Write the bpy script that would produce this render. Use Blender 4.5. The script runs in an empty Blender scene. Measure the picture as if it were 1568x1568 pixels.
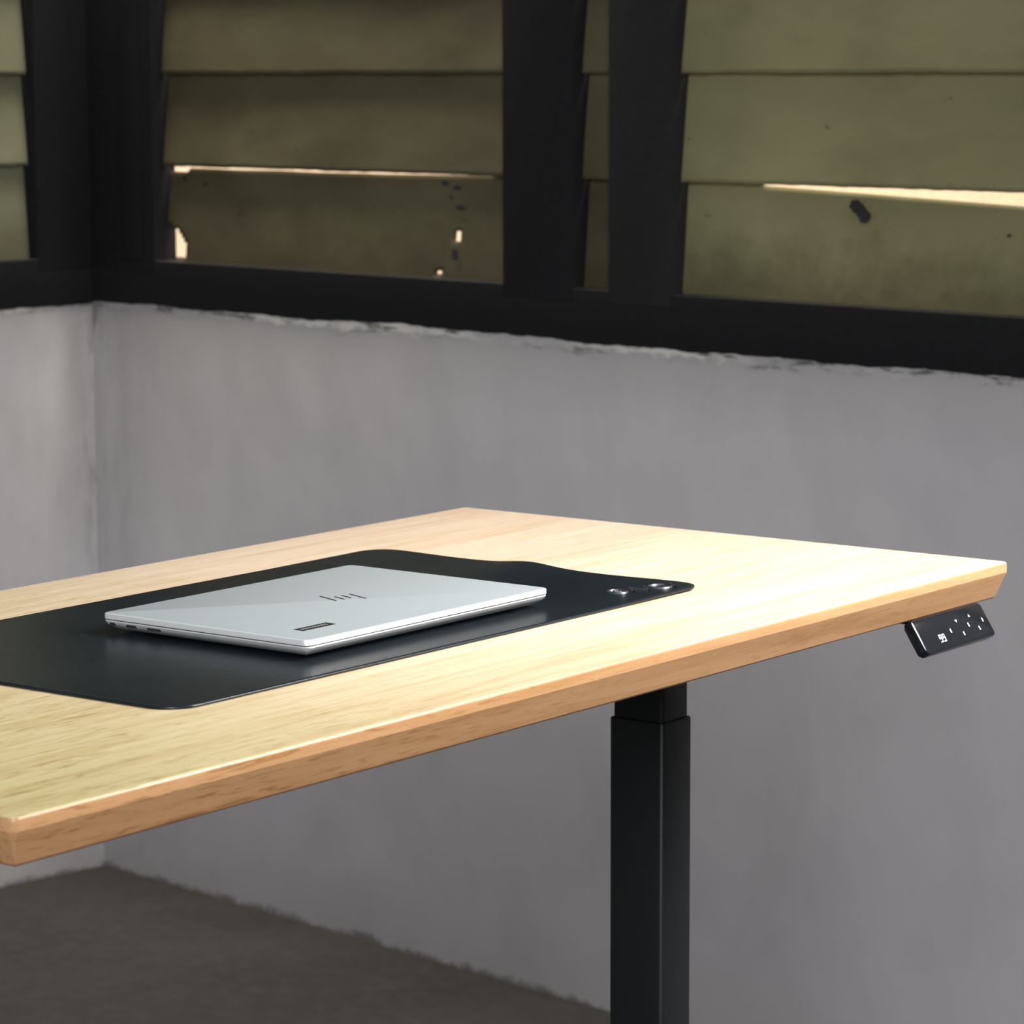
import bpy, bmesh, math, random
from mathutils import Vector, Matrix, noise
random.seed(4)
sc=bpy.context.scene
sc.view_settings.view_transform='Standard'
sc.view_settings.look='None'
COL=sc.collection

# ---------------------------------------------------------------- materials
class NT:
    def __init__(s,name):
        s.m=bpy.data.materials.new(name); s.m.use_nodes=True
        s.t=s.m.node_tree; s.b=s.t.nodes['Principled BSDF']
        s.tc=s.n('ShaderNodeTexCoord')
    def n(s,k,**kw):
        x=s.t.nodes.new(k)
        for a,v in kw.items(): setattr(x,a,v)
        return x
    def put(s,sock,v):
        if isinstance(v,bpy.types.NodeSocket): s.t.links.new(v,sock)
        elif isinstance(v,(tuple,list)) and len(v)==3 and sock.type=='RGBA': sock.default_value=(*v,1)
        else: sock.default_value=v
    def noise(s,scale=(1,1,1),sc=1,detail=4,rough=.5,dist=0,loc=(0,0,0)):
        mp=s.n('ShaderNodeMapping'); mp.inputs['Scale'].default_value=scale; mp.inputs['Location'].default_value=loc
        s.t.links.new(s.tc.outputs['Object'],mp.inputs[0])
        x=s.n('ShaderNodeTexNoise'); s.t.links.new(mp.outputs[0],x.inputs['Vector'])
        x.inputs['Scale'].default_value=sc; x.inputs['Detail'].default_value=detail
        x.inputs['Roughness'].default_value=rough; x.inputs['Distortion'].default_value=dist
        return x.outputs[0]
    def ramp(s,v,lo,hi,a=0.,b=1.):
        x=s.n('ShaderNodeMapRange'); s.put(x.inputs[0],v)
        x.inputs[1].default_value=lo;x.inputs[2].default_value=hi;x.inputs[3].default_value=a;x.inputs[4].default_value=b
        return x.outputs[0]
    def mix(s,f,a,b,mode='MIX'):
        x=s.n('ShaderNodeMix',data_type='RGBA',blend_type=mode)
        s.put(x.inputs[0],f); s.put(x.inputs[6],a); s.put(x.inputs[7],b)
        return x.outputs[2]
    def math(s,op,a,b=0.):
        x=s.n('ShaderNodeMath',operation=op); s.put(x.inputs[0],a); s.put(x.inputs[1],b); return x.outputs[0]
    def sep(s):
        x=s.n('ShaderNodeSeparateXYZ'); s.t.links.new(s.tc.outputs['Object'],x.inputs[0]); return x.outputs
    def bump(s,h,st=.2,d=.01):
        x=s.n('ShaderNodeBump'); x.inputs['Strength'].default_value=st; x.inputs['Distance'].default_value=d
        s.t.links.new(h,x.inputs['Height']); s.t.links.new(x.outputs[0],s.b.inputs['Normal'])
    def base(s,c): s.put(s.b.inputs['Base Color'],c)
    def rough(s,v): s.put(s.b.inputs['Roughness'],v)
def simple(name,c,r=.5,metal=0.,em=None,bump=None,spec=.5,var=.07):
    m=NT(name)
    nz=m.noise(sc=60,detail=3)
    m.base(m.mix(m.ramp(nz,.3,.7),tuple(x*(1-var) for x in c),tuple(min(1,x*(1+var)) for x in c)))
    m.rough(r); m.b.inputs['Metallic'].default_value=metal
    m.b.inputs['Specular IOR Level'].default_value=spec
    if em: m.b.inputs['Emission Color'].default_value=(*em[0],1); m.b.inputs['Emission Strength'].default_value=em[1]
    if bump: m.bump(m.noise(sc=bump[0],detail=2),bump[1],.001)
    return m.m

def oak(name,base_a,base_b,left_tint,pore=.45,fine_k=.35):
    m=NT(name); s=m.sep()
    broad=m.noise((.9,16,16),1,5,.6,1.4)
    col=m.mix(m.ramp(broad,.3,.7),base_a,base_b)
    st=m.noise((.9,9.5,.1),1,0,0)
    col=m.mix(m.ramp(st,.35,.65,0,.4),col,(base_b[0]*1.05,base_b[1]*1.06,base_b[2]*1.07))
    col=m.mix(m.ramp(s[0],.05,.85,.92,0),col,left_tint)  # yellowish reflected tint toward the left end, put into the wood colour
    fine=m.noise((3.0,62,62),1,7,.68,1.0)
    col=m.mix(m.ramp(fine,.43,.68,0,fine_k),col,(.82,.74,.60),'MULTIPLY')
    pores=m.noise((24,300,300),1,2,.5,1.5)
    dens=m.ramp(m.noise((2.2,9,9),1,3,.5),.36,.60,.35,1)
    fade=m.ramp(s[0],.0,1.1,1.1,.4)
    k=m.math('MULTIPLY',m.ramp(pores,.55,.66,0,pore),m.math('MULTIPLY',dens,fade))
    col=m.mix(k,col,(.58,.50,.36),'MULTIPLY')
    m.base(col); m.rough(.32); m.b.inputs['Specular IOR Level'].default_value=.5
    m.bump(pores,.06,.001)
    return m.m
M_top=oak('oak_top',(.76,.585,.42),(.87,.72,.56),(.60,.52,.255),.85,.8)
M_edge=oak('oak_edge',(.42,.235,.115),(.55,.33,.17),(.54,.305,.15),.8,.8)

def mat_wall():
    m=NT('painted_plaster'); s=m.sep()
    big=m.noise((1,1,1),1.3,4,.5)
    col=m.mix(m.ramp(big,.3,.7),(.40,.395,.42),(.495,.485,.488))
    # slightly cooler toward the floor, warmer toward the sill
    col=m.mix(m.ramp(s[2],.3,.9,.5,0),col,(.40,.40,.445))
    sm=m.noise((1,1,.6),5,7,.62,.5)
    col=m.mix(m.ramp(sm,.42,.80,0,.5),col,(.32,.312,.325))
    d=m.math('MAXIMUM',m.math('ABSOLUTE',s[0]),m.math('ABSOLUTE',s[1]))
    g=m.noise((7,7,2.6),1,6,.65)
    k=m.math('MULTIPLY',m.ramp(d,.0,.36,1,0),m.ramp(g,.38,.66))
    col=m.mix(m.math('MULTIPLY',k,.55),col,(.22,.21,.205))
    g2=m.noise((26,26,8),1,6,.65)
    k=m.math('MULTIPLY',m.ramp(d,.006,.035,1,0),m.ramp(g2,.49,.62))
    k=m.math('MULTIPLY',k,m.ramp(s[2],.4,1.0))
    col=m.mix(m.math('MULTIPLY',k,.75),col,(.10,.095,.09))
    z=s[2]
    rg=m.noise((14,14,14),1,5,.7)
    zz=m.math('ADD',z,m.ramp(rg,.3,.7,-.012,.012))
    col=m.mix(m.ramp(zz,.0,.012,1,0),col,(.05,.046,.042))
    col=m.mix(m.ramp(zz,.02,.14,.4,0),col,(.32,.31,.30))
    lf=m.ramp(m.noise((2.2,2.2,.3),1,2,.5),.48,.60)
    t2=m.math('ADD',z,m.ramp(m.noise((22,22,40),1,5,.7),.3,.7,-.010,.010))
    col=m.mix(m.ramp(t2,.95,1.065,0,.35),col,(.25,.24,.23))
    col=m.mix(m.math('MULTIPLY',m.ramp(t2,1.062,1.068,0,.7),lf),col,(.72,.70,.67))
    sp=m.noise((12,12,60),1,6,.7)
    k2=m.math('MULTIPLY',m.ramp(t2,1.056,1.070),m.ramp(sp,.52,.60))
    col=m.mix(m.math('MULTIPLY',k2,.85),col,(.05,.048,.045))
    m.base(col); m.rough(.8)
    h=m.math('ADD',m.noise(sc=2.2,detail=3),m.math('MULTIPLY',m.noise(sc=40,detail=3),.03))
    m.bump(h,.25,.02)
    return m.m
M_wall=mat_wall()
def mat_floor():
    m=NT('worn_concrete')
    a=m.noise(sc=2.2,detail=7,rough=.6); b=m.noise(sc=30,detail=5,rough=.7)
    c=m.mix(m.ramp(a,.3,.7),(.020,.019,.0188),(.038,.0365,.0355))
    c=m.mix(m.ramp(b,.45,.8,0,.5),c,(.060,.058,.056))
    m.base(c); m.rough(m.ramp(a,.3,.7,.75,.95)); m.bump(b,.3,.01); m.b.inputs['Specular IOR Level'].default_value=.2
    return m.m
M_floor=mat_floor()
def mat_slat(name,c1,c2,grime):
    m=NT(name); s=m.sep()
    a=m.noise((1.2,1,3),1.5,4,.55)
    c=m.mix(m.ramp(a,.3,.7),c1,c2)
    g=m.noise((1.5,1,3),3,5,.6,.3)
    c=m.mix(m.ramp(g,.5,.8,0,.5),c,grime)
    sp=m.noise((26,1,40),1,4,.65)
    c=m.mix(m.ramp(sp,.68,.72,0,.8),c,(.02,.016,.010))
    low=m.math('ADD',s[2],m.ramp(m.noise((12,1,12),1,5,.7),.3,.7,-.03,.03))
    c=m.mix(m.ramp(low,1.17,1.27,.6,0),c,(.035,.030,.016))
    m.base(c); m.rough(.6); m.bump(g,.1,.01); m.b.inputs['Specular IOR Level'].default_value=.2
    return m.m
M_sl1=mat_slat('olive_board_left',(.135,.138,.085),(.17,.172,.11),(.08,.08,.052))
M_sl2=mat_slat('olive_board_mid',(.056,.047,.028),(.108,.100,.056),(.036,.027,.016))
M_sl3=mat_slat('olive_board_right',(.180,.172,.088),(.24,.228,.124),(.105,.095,.048))
M_frame=simple('dark_frame_paint',(.012,.0125,.014),.8,spec=.12)
M_frame2=simple('dark_frame_paint_lighter',(.019,.0195,.021),.8,spec=.12)  # slightly lighter tone of the frame paint, for one post
M_glow_panel=simple('glow_panel_warm',(.85,.66,.49),.9)
M_leg=simple('black_powder_coat',(.008,.0095,.0105),.42,bump=(600,.15),spec=.35)
M_alu=simple('silver_aluminium',(.50,.56,.585),.40,metal=.45,var=.01)
M_alu_side=simple('silver_side',(.68,.70,.71),.35,metal=.3,var=.01)
M_dark=simple('dark_rubber',(.015,.015,.016),.6)
M_mirror=simple('dark_chrome_logo',(.03,.032,.035),.25,metal=.6)
M_gray=simple('print_gray',(.30,.32,.33),.5)
M_emb=simple('emblem_metal',(.09,.095,.105),.38,metal=.7)
M_gloss=simple('glossy_black_plastic',(.010,.011,.014),.12)
M_icon=simple('white_icon',(.5,.55,.6),.5,em=((.75,.85,1),.08))
M_led=simple('led_digits',(.9,.95,1),.5,em=((.8,.9,1),1.6))
def mat_mat():
    m=NT('black_leatherette')
    a=m.noise(sc=5,detail=4)
    m.base(m.mix(m.ramp(a,.3,.7),(.006,.010,.0135),(.009,.014,.018)))
    m.rough(m.ramp(a,.3,.7,.24,.31)); m.b.inputs['Specular IOR Level'].default_value=.38
    v=m.n('ShaderNodeTexVoronoi'); v.inputs['Scale'].default_value=700
    m.t.links.new(m.tc.outputs['Object'],v.inputs['Vector'])
    m.bump(v.outputs[0],.12,.0006)
    return m.m
M_mat=mat_mat()

# ---------------------------------------------------------------- mesh helpers
def finish(name,bm,mat,parent=None,smooth=35,mods=None):
    me=bpy.data.meshes.new(name)
    bmesh.ops.recalc_face_normals(bm,faces=bm.faces)
    bm.to_mesh(me); bm.free()
    for mm in (mat if isinstance(mat,list) else [mat]): me.materials.append(mm)
    if smooth:
        me.shade_smooth(); me.set_sharp_from_angle(angle=math.radians(smooth))
    o=bpy.data.objects.new(name,me); COL.objects.link(o)
    if parent: o.parent=parent
    return o
def empty(name,loc=(0,0,0),rz=0,parent=None):
    e=bpy.data.objects.new(name,None); COL.objects.link(e); e.location=loc; e.rotation_euler=(0,0,rz)
    if parent: e.parent=parent
    e.empty_display_size=.1; return e
def rrect(x0,y0,x1,y1,r,n=6):
    if not isinstance(r,(list,tuple)): r=[r]*4
    P=[]
    for (cx,cy,a0,rr,sx,sy) in ((x0,y0,180,r[0],1,1),(x1,y0,270,r[1],-1,1),(x1,y1,0,r[2],-1,-1),(x0,y1,90,r[3],1,-1)):
        rr=max(rr,1e-5)
        for i in range(n+1):
            a=math.radians(a0+90*i/n)
            P.append((cx+sx*rr+rr*math.cos(a),cy+sy*rr+rr*math.sin(a)))
    return P
def loft(bm,x0,y0,x1,y1,r,levels,n=6,mats=None,M=None):
    rings=[]
    for ins,z in levels:
        ring=[]
        for x,y in rrect(x0+ins,y0+ins,x1-ins,y1-ins,max(r-ins,.0004) if not isinstance(r,(list,tuple)) else [max(q-ins,.0004) for q in r],n):
            v=Vector((x,y,z))
            if M: v=M@v
            ring.append(bm.verts.new(v))
        rings.append(ring)
    N=len(rings[0])
    for k in range(len(rings)-1):
        for i in range(N):
            f=bm.faces.new((rings[k][i],rings[k][(i+1)%N],rings[k+1][(i+1)%N],rings[k+1][i]))
            if mats: f.material_index=mats[k]
    f=bm.faces.new(rings[0][::-1]); 
    if mats: f.material_index=mats[0]
    f=bm.faces.new(rings[-1])
    if mats: f.material_index=mats[-1]
def box(bm,x0,y0,z0,x1,y1,z1,bev=0.,M=None,mi=0):
    vs=[Vector((x,y,z)) for z in (z0,z1) for y in (y0,y1) for x in (x0,x1)]
    if M: vs=[M@v for v in vs]
    v=[bm.verts.new(q) for q in vs]
    F=[(0,2,3,1),(4,5,7,6),(0,1,5,4),(2,6,7,3),(0,4,6,2),(1,3,7,5)]
    fs=[bm.faces.new([v[i] for i in f]) for f in F]
    for f in fs: f.material_index=mi
    if bev:
        es=list({e for f in fs for e in f.edges})
        r=bmesh.ops.bevel(bm,geom=es,offset=bev,segments=2,affect='EDGES',profile=.5)
        for f in r['faces']: f.material_index=mi
def mkbox(name,b,mat,parent=None,bev=0.,M=None):
    bm=bmesh.new(); box(bm,*b,bev=bev,M=M); return finish(name,bm,mat,parent)

# ---------------------------------------------------------------- room (corner at origin; +X along back wall, -Y toward camera side)
SILL=1.076
FT=1.1595
TOP=2.6
D0=-.003
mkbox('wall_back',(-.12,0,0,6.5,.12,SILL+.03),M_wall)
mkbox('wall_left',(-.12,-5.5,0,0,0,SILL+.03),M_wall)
mkbox('floor',(-.12,-5.5,-.1,6.5,.12,0),M_floor)
def beam(name,length,axis,seed):
    """dark timber sill beam with an uneven brushed-on lower edge"""
    bm=bmesh.new(); n=int(length/.008)
    P=lambda t,d,z: (t,d,z) if axis=='x' else (-d,-t,z)
    g=[]
    for i in range(n+1):
        t=length*i/n
        nz=lambda f,s: noise.noise(Vector((t*f,s,seed)))
        zl=SILL+.005*nz(2.3,1)+.004*nz(9,2)+.0022*nz(34,3)+.0012*nz(80,4)
        g.append([bm.verts.new(P(t,.02,zl)),bm.verts.new(P(t,D0+.001,zl)),bm.verts.new(P(t,D0,zl+.002)),bm.verts.new(P(t,D0,FT-.001)),bm.verts.new(P(t,D0+.001,FT)),bm.verts.new(P(t,.10,FT)),bm.verts.new(P(t,.10,SILL+.03))])
    for i in range(n):
        for j in range(6): bm.faces.new((g[i][j],g[i+1][j],g[i+1][j+1],g[i][j+1]))
    bm.faces.new(g[0]); bm.faces.new(g[-1])
    finish(name,bm,M_frame)
beam('trim_1',6.5,'x',0.3); beam('trim_2',5.5,'y',7.7)
bm=bmesh.new()
box(bm,-.03,D0-.001,FT-.02,.194,.048,TOP,.001)
box(bm,-.048,-.124,FT-.02,-D0+.001,.02,TOP,.001)
box(bm,.10,D0-.006,FT-.001,.160,.03,TOP,.002)
finish('trim_3',bm,M_frame)
bm=bmesh.new()
box(bm,1.106,D0-.001,FT-.02,1.262,.046,TOP,.001)
finish('trim_4',bm,M_frame)
bm=bmesh.new()
box(bm,1.343,D0-.001,FT-.02,1.474,.046,TOP,.001)
finish('trim_5',bm,M_frame2)
mkbox('trim_6',(3.0,D0-.003,FT-.01,3.16,.09,TOP),M_frame,bev=.004)
mkbox('trim_7',(-.12,-.02,TOP,6.5,.12,TOP+.3),M_frame)
mkbox('trim_8',(-.12,-5.5,TOP,0,-.02,TOP+.3),M_frame)
mkbox('wall_back_upper_pier',(3.16,0,FT,6.5,.12,TOP),M_wall)
mkbox('wall_left_upper_pier',(-.12,-5.5,FT,0,-1.2,TOP),M_wall)

def slats(name,x0,x1,mat,parent,holes=(),gapfn=None,axis='x'):
    """weatherboard shutter: each board's foot laps in front of the board below; holes skip cells"""
    zs=[FT-.03,1.330,1.4945,1.664,1.832,2.0,2.168,2.336,2.504,2.67]
    bm=bmesh.new()
    N=max(4,int((x1-x0)/.008)); R=24
    for k in range(len(zs)-1):
        z0,z1=zs[k],zs[k+1]
        V=[]
        for i in range(N+1):
            x=x0+(x1-x0)*i/N
            lo=z0+.0015*noise.noise(Vector((x*8,k*3.1,0)))+.001*noise.noise(Vector((x*40,k*3.1,4)))
            hi=z1+.012
            g=0
            if gapfn: g=gapfn(k,x)
            if g>0: hi=z1+.002-g
            c=[]
            for j in range(R+1):
                f=j/R
                y=.024+.018*f+.003*noise.noise(Vector((x*2.5,f*.8+k*4,2)))
                c.append((x,y,lo+(hi-lo)*f))
            V.append(c)
        vv=[[bm.verts.new(p if axis=='x' else (-p[1],-p[0],p[2])) for p in c] for c in V]
        for i in range(N):
            for j in range(R):
                cx=(V[i][j][0]+V[i+1][j+1][0])/2; cz=(V[i][j][2]+V[i+1][j+1][2])/2
                if any(((cx-h[0])/h[2])**2+((cz-h[1])/h[3])**2<1 for h in holes): continue
                bm.faces.new((vv[i][j],vv[i+1][j],vv[i+1][j+1],vv[i][j+1]))
    o=finish(name,bm,mat,parent,40)
    md=o.modifiers.new('thick','SOLIDIFY'); md.thickness=.006; md.offset=0
    return o
def gap2(k,x):
    if k==0 and x<1.05: return .0055+.0015*noise.noise(Vector((x*9,0,0)))+(.007 if x<.25 else 0)-.0035*max(0,(x-.75)/.3)
    return 0
def gap4(k,x):
    if k==0 and x>1.62: return min(.026,.004+(x-1.62)*.036)
    return 0
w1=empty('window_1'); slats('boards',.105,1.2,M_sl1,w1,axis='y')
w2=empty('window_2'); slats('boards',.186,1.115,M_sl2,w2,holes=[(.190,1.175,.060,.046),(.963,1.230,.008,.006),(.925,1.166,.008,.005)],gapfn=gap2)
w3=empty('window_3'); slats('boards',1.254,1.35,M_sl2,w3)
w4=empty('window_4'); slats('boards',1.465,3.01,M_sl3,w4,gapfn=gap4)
def blob(bm,x,z,rx,rz,y=.0175,seed=0):
    vs=[]
    f=(z-1.13)/.21; y=.024+.018*f-.0072
    for i in range(14):
        a=i/14*2*math.pi; k=1+.5*noise.noise(Vector((math.cos(a)*1.5,math.sin(a)*1.5,seed)))
        vs.append(bm.verts.new((x+rx*k*math.cos(a),y,z+rz*k*math.sin(a))))
    bm.faces.new(vs)
bm=bmesh.new()
for (x,z,rx,rz) in [(.93,1.316,.009,.003),(.96,1.309,.010,.003),(.97,1.277,.012,.0035),(.965,1.200,.008,.010),(.30,1.30,.004,.003),(.24,1.31,.004,.006),(.40,1.25,.003,.003)]:
    blob(bm,x,z,rx,rz,seed=x*7+z*9)
finish('stains',bm,M_dark,w2)
bm=bmesh.new()
for (x,z,rx,rz) in [(1.812,1.302,.013,.009),(1.826,1.290,.012,.010),(2.09,1.27,.004,.002),(2.07,1.15,.004,.002)]:
    blob(bm,x,z,rx,rz,seed=x*7+z*9)
finish('stains',bm,M_dark,w4)

# warm panel added for a sunlit glow, seen only through gaps in the boards
mkbox('outside_glow_panel',(-1.5,.9,0,5,1.0,3.5),M_glow_panel)
def area(name,loc,target,sx,sy,power,col=(1,1,1),spread=180):
    l=bpy.data.lights.new(name,'AREA'); l.shape='RECTANGLE'; l.size=sx; l.size_y=sy; l.energy=power; l.color=col
    l.spread=math.radians(spread)
    o=bpy.data.objects.new(name,l); COL.objects.link(o); o.location=loc
    o.rotation_euler=(Vector(target)-Vector(loc)).to_track_quat('-Z','Y').to_euler(); return o
area('daylight_outside',(1.2,.3,3.4),(.9,.9,1.2),4.5,.3,290,(1,.91,.78),120)

# ---------------------------------------------------------------- desk
DESK=(3.161,-2.414); RZ=1.7275; DH=1.0288
L,W=1.3242,.6643
desk=empty('standing_desk',(*DESK,0),RZ)
bm=bmesh.new()
T=.0355
ar=.0030
arris=[(ar*(1-math.cos(math.radians(a))),DH-ar+ar*math.sin(math.radians(a))) for a in (0,15,30,45,60,75,90)]
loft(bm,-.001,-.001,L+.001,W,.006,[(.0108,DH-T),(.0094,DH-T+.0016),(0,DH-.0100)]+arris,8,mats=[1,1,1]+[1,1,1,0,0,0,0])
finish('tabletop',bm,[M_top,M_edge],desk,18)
def leg(i,a0):
    b0=.300
    bm=bmesh.new()
    loft(bm,a0+.003,b0+.003,a0+.050,b0+.063,.004,[(0,.80),(0,DH-T-.004)],4)
    loft(bm,a0,b0,a0+.053,b0+.066,.005,[(0,.03),(0,.8545),(.0008,.8565),(.0022,.8570)],4)
    loft(bm,a0-.008,W/2-.29,a0+.061,W/2+.29,.006,[(.002,0.0),(0,.002),(0,.026),(.004,.03)],4)
    loft(bm,a0+.004,W/2-.25,a0+.049,W/2+.25,.003,[(.01,DH-T-.026),(0,DH-T-.012),(0,DH-T)],3)
    finish('leg_%d'%i,bm,M_leg,desk)
leg(1,1.175); leg(2,.096)
bm=bmesh.new(); box(bm,.14,W/2-.03,DH-T-.036,1.19,W/2+.03,DH-T,.002); finish('crossbar',bm,M_leg,desk)

# height controller (part of the desk) hanging below front edge
ctl=empty('height_controller',parent=desk)
ang=math.atan2(.0215,.033)
o0=Vector((1.150,-.0125,.9645))
vdir=Vector((0,math.sin(ang),math.cos(ang))); ud=Vector((1,0,0)); wd=Vector((0,-math.cos(ang),math.sin(ang)))
MF=Matrix((( ud.x,vdir.x,wd.x,o0.x),(ud.y,vdir.y,wd.y,o0.y),(ud.z,vdir.z,wd.z,o0.z),(0,0,0,1)))
CW,CHh=.132,.038
bm=bmesh.new()
loft(bm,0,0,CW,CHh-.002,.005,[(.003,-.012),(.0,-.009),(0,-.002),(.0006,-.0006),(.002,0)],5,M=MF)
finish('panel',bm,M_gloss,ctl)
bm=bmesh.new()
box(bm,1.20,.022,.980,1.25,.06,DH-T,.002); finish('bracket',bm,M_leg,ctl)
bm=bmesh.new()
def icon(u,v,k):
    s=.0018
    if k==0: pts=[(-s,-s*.4),(0,s),(s,-s*.4)]
    elif k==1: pts=[(-s,s*.4),(s,s*.4),(0,-s)]
    else: pts=[(-s*.5,-s),(s*.5,-s),(s*.5,s),(-s*.5,s)]
    bm.faces.new([bm.verts.new(MF@Vector((u+p[0]*1.1,v+p[1]*1.1,.0004))) for p in pts])
for (u,v,k) in [(.057,.016,2),(.074,.024,1),(.077,.010,2),(.092,.017,2),(.100,.025,0),(.108,.011,2),(.120,.018,2)]: icon(u,v,k)
finish('icons',bm,M_icon,ctl,0)
bm=bmesh.new()
def seg(u,v,w,h): bm.faces.new([bm.verts.new(MF@Vector((u+a,v+b,.0004))) for a,b in ((0,0),(w,0),(w,h),(0,h))])
for k,u in enumerate((.032,.038)):
    w=.0042;h=.0034;t=.0009
    for r in (0,h,2*h): seg(u,.008+r-t/2,w,t)
    seg(u+w-t,.008,t,2*h); seg(u,.008+h*(k==1 and 0 or 1),t,h)
finish('display_digits',bm,M_led,ctl,0)

# ---------------------------------------------------------------- desk mat
dm=empty('desk_mat',(*DESK,DH),RZ)
mx0,my0,mx1,my1=.3077,.1473,1.0205,.5378
bm=bmesh.new(); NX,NY=150,90
def matz(x,y):
    z=.0022
    e=max(0,1-(mx1-x)/.16)
    z+=.0030*e*e*math.exp(-((y-.350)/.030)**2)
    z+=.0010*e*(1+math.sin(y*38+1))*.5
    z+=.0012*math.exp(-((y-my0)/.012)**2)*(.5+.5*math.sin(x*21))*e
    return z
R=.028
V=[]
for i in range(NX+1):
    row=[]
    for j in range(NY+1):
        x=mx0+(mx1-mx0)*i/NX; y=my0+(my1-my0)*j/NY
        for cx,sx in ((mx0+R,-1),(mx1-R,1)):
            for cy,sy in ((my0+R,-1),(my1-R,1)):
                dx=(x-cx)*sx; dy=(y-cy)*sy
                if dx>0 and dy>0:
                    d=math.hypot(dx,dy); mxx=max(dx,dy)
                    x=cx+sx*dx*mxx/d; y=cy+sy*dy*mxx/d
                    break
        row.append(bm.verts.new((x,y,matz(x,y))))
    V.append(row)
for i in range(NX):
    for j in range(NY): bm.faces.new((V[i][j],V[i+1][j],V[i+1][j+1],V[i][j+1]))
o=finish('sheet',bm,M_mat,dm,40)
md=o.modifiers.new('t','SOLIDIFY'); md.thickness=.002; md.offset=-1
bm=bmesh.new()
def stroke(pts,w=.0013,h=.0014):
    prev=None
    P=[(.966+u*.945+v*.32,.181-u*.32+v*.945) for u,v in pts]
    for k,(x,y) in enumerate(P):
        a=P[max(k-1,0)];b=P[min(k+1,len(P)-1)]
        d=Vector((b[0]-a[0],b[1]-a[1])).normalized(); n=Vector((-d.y,d.x))*w
        z=matz(x,y)
        q=[bm.verts.new((x+n.x,y+n.y,z)),bm.verts.new((x+n.x*.4,y+n.y*.4,z+h)),bm.verts.new((x-n.x*.4,y-n.y*.4,z+h)),bm.verts.new((x-n.x,y-n.y,z))]
        if prev:
            for m in range(3): bm.faces.new((prev[m],prev[m+1],q[m+1],q[m]))
        prev=q
def arc(cx,cy,r,a0,a1,n=20,k=1.): return [(cx+r*k*math.cos(math.radians(a0+(a1-a0)*i/n)),cy+r*math.sin(math.radians(a0+(a1-a0)*i/n))) for i in range(n+1)]
stroke(arc(-.028,0,.009,0,360)); stroke(arc(-.028,0,.004,0,360),.0009)
stroke([(-.017,-.010),(-.008,.010)]); stroke([(-.008,.010),(.0,-.010)]); stroke([(.0,-.010),(.009,.010)])
stroke(arc(.020,0,.010,30,330,20,1.1)); stroke([(.030,-.010),(.038,.010)])
finish('emblem',bm,M_emb,dm,40)

# ---------------------------------------------------------------- laptop
LX,LY,LL,LW=.5135,.1935,.3270,.2285
zb=DH+.0024
lap=empty('laptop',(*DESK,0),RZ)
M0=Matrix.Translation((LX,LY,zb))
bm=bmesh.new()
loft(bm,0,0,LL,LW,.007,[(.014,.0022),(.011,.0026),(.0045,.0062),(.0015,.0085),(.0003,.0105),(.0008,.0112)],6,M=M0)
finish('base',bm,M_alu_side,lap)
bm=bmesh.new()
loft(bm,.002,.002,LL-.002,LW-.002,.006,[(0,.0108),(0,.0124)],6,M=M0)
finish('seam',bm,M_dark,lap)
bm=bmesh.new()
loft(bm,0,0,LL,LW,.007,[(.0008,.0119),(0,.0124),(0,.0158),(.0004,.0166),(.0014,.0170)],6,M=M0,mats=[1,1,1,1,0,0])
finish('lid',bm,[M_alu,M_alu_side],lap)
bm=bmesh.new()
for (x0,y0,x1,y1) in ((.03,.018,LL-.03,.026),(.03,LW-.03,LL-.03,LW-.02)):
    loft(bm,x0,y0,x1,y1,.003,[(0,0),(0,.0028)],4,M=M0)
finish('feet',bm,M_dark,lap)
bm=bmesh.new()
for (y0,y1,z0,z1) in [(.214,.219,.0072,.0095),(.190,.200,.0074,.0094),(.162,.176,.0074,.0092)]:
    box(bm,.0003,y0,z0,.0025,y1,z1,M=M0)
finish('ports',bm,M_dark,lap,0)
bm=bmesh.new()
def bar(ca,c0,c1,w,sl):
    z=.01715
    pts=[(-w,c0),(w,c0),(w,c1),(-w,c1)]
    bm.faces.new([bm.verts.new(M0@Vector((ca+p[0]+sl*p[1],.114+p[1],z))) for p in pts])
bar(.1655,-.007,.020,.0011,.36); bar(.1755,-.008,.008,.0011,.36); bar(.1845,-.008,.008,.0011,.36); bar(.1945,-.020,.007,.0011,.36)
finish('logo',bm,M_mirror,lap,0)
bm=bmesh.new()
z=.01712
def q(x0,y0,x1,y1,zz): bm.faces.new([bm.verts.new(M0@Vector(p)) for p in ((x0,y0,zz),(x1,y0,zz),(x1,y1,zz),(x0,y1,zz))])
q(.032,.032,.074,.0435,z); finish('badge',bm,M_mirror,lap,0)
bm=bmesh.new()
for k in range(9): q(.036+k*.0038,.0355,.0380+k*.0038,.0400,z+.0001)
finish('badge_print',bm,M_gray,lap,0)

# ---------------------------------------------------------------- light
w=bpy.data.worlds.new('World'); sc.world=w; w.use_nodes=True
bg=w.node_tree.nodes['Background']; bg.inputs[0].default_value=(.90,.94,1,1); bg.inputs[1].default_value=.205
area('skylight_lamp',(3.8,-.75,2.15),(2.98,-1.30,1.03),.8,.8,32,(1,.96,.92),105)
area('fill_lamp',(5.8,-4.8,2.6),(.7,0,1.0),1.6,1.6,25,(1,.99,.98),60)  # added soft fill for back wall and desk front, no visible source

# ---------------------------------------------------------------- camera
cam=bpy.data.cameras.new('camera'); co=bpy.data.objects.new('camera',cam); COL.objects.link(co)
cam.sensor_width=36; cam.lens=36*4890/1568
co.matrix_world=Matrix.Translation((4.813,-3.568,1.5))@Matrix.Rotation(.8024,4,'Z')@Matrix.Rotation(math.pi/2-.1375,4,'X')@Matrix.Rotation(-.0028,4,'Z')
cam.dof.use_dof=True; cam.dof.focus_distance=2.75; cam.dof.aperture_fstop=16
cam.clip_start=.05
sc.camera=co
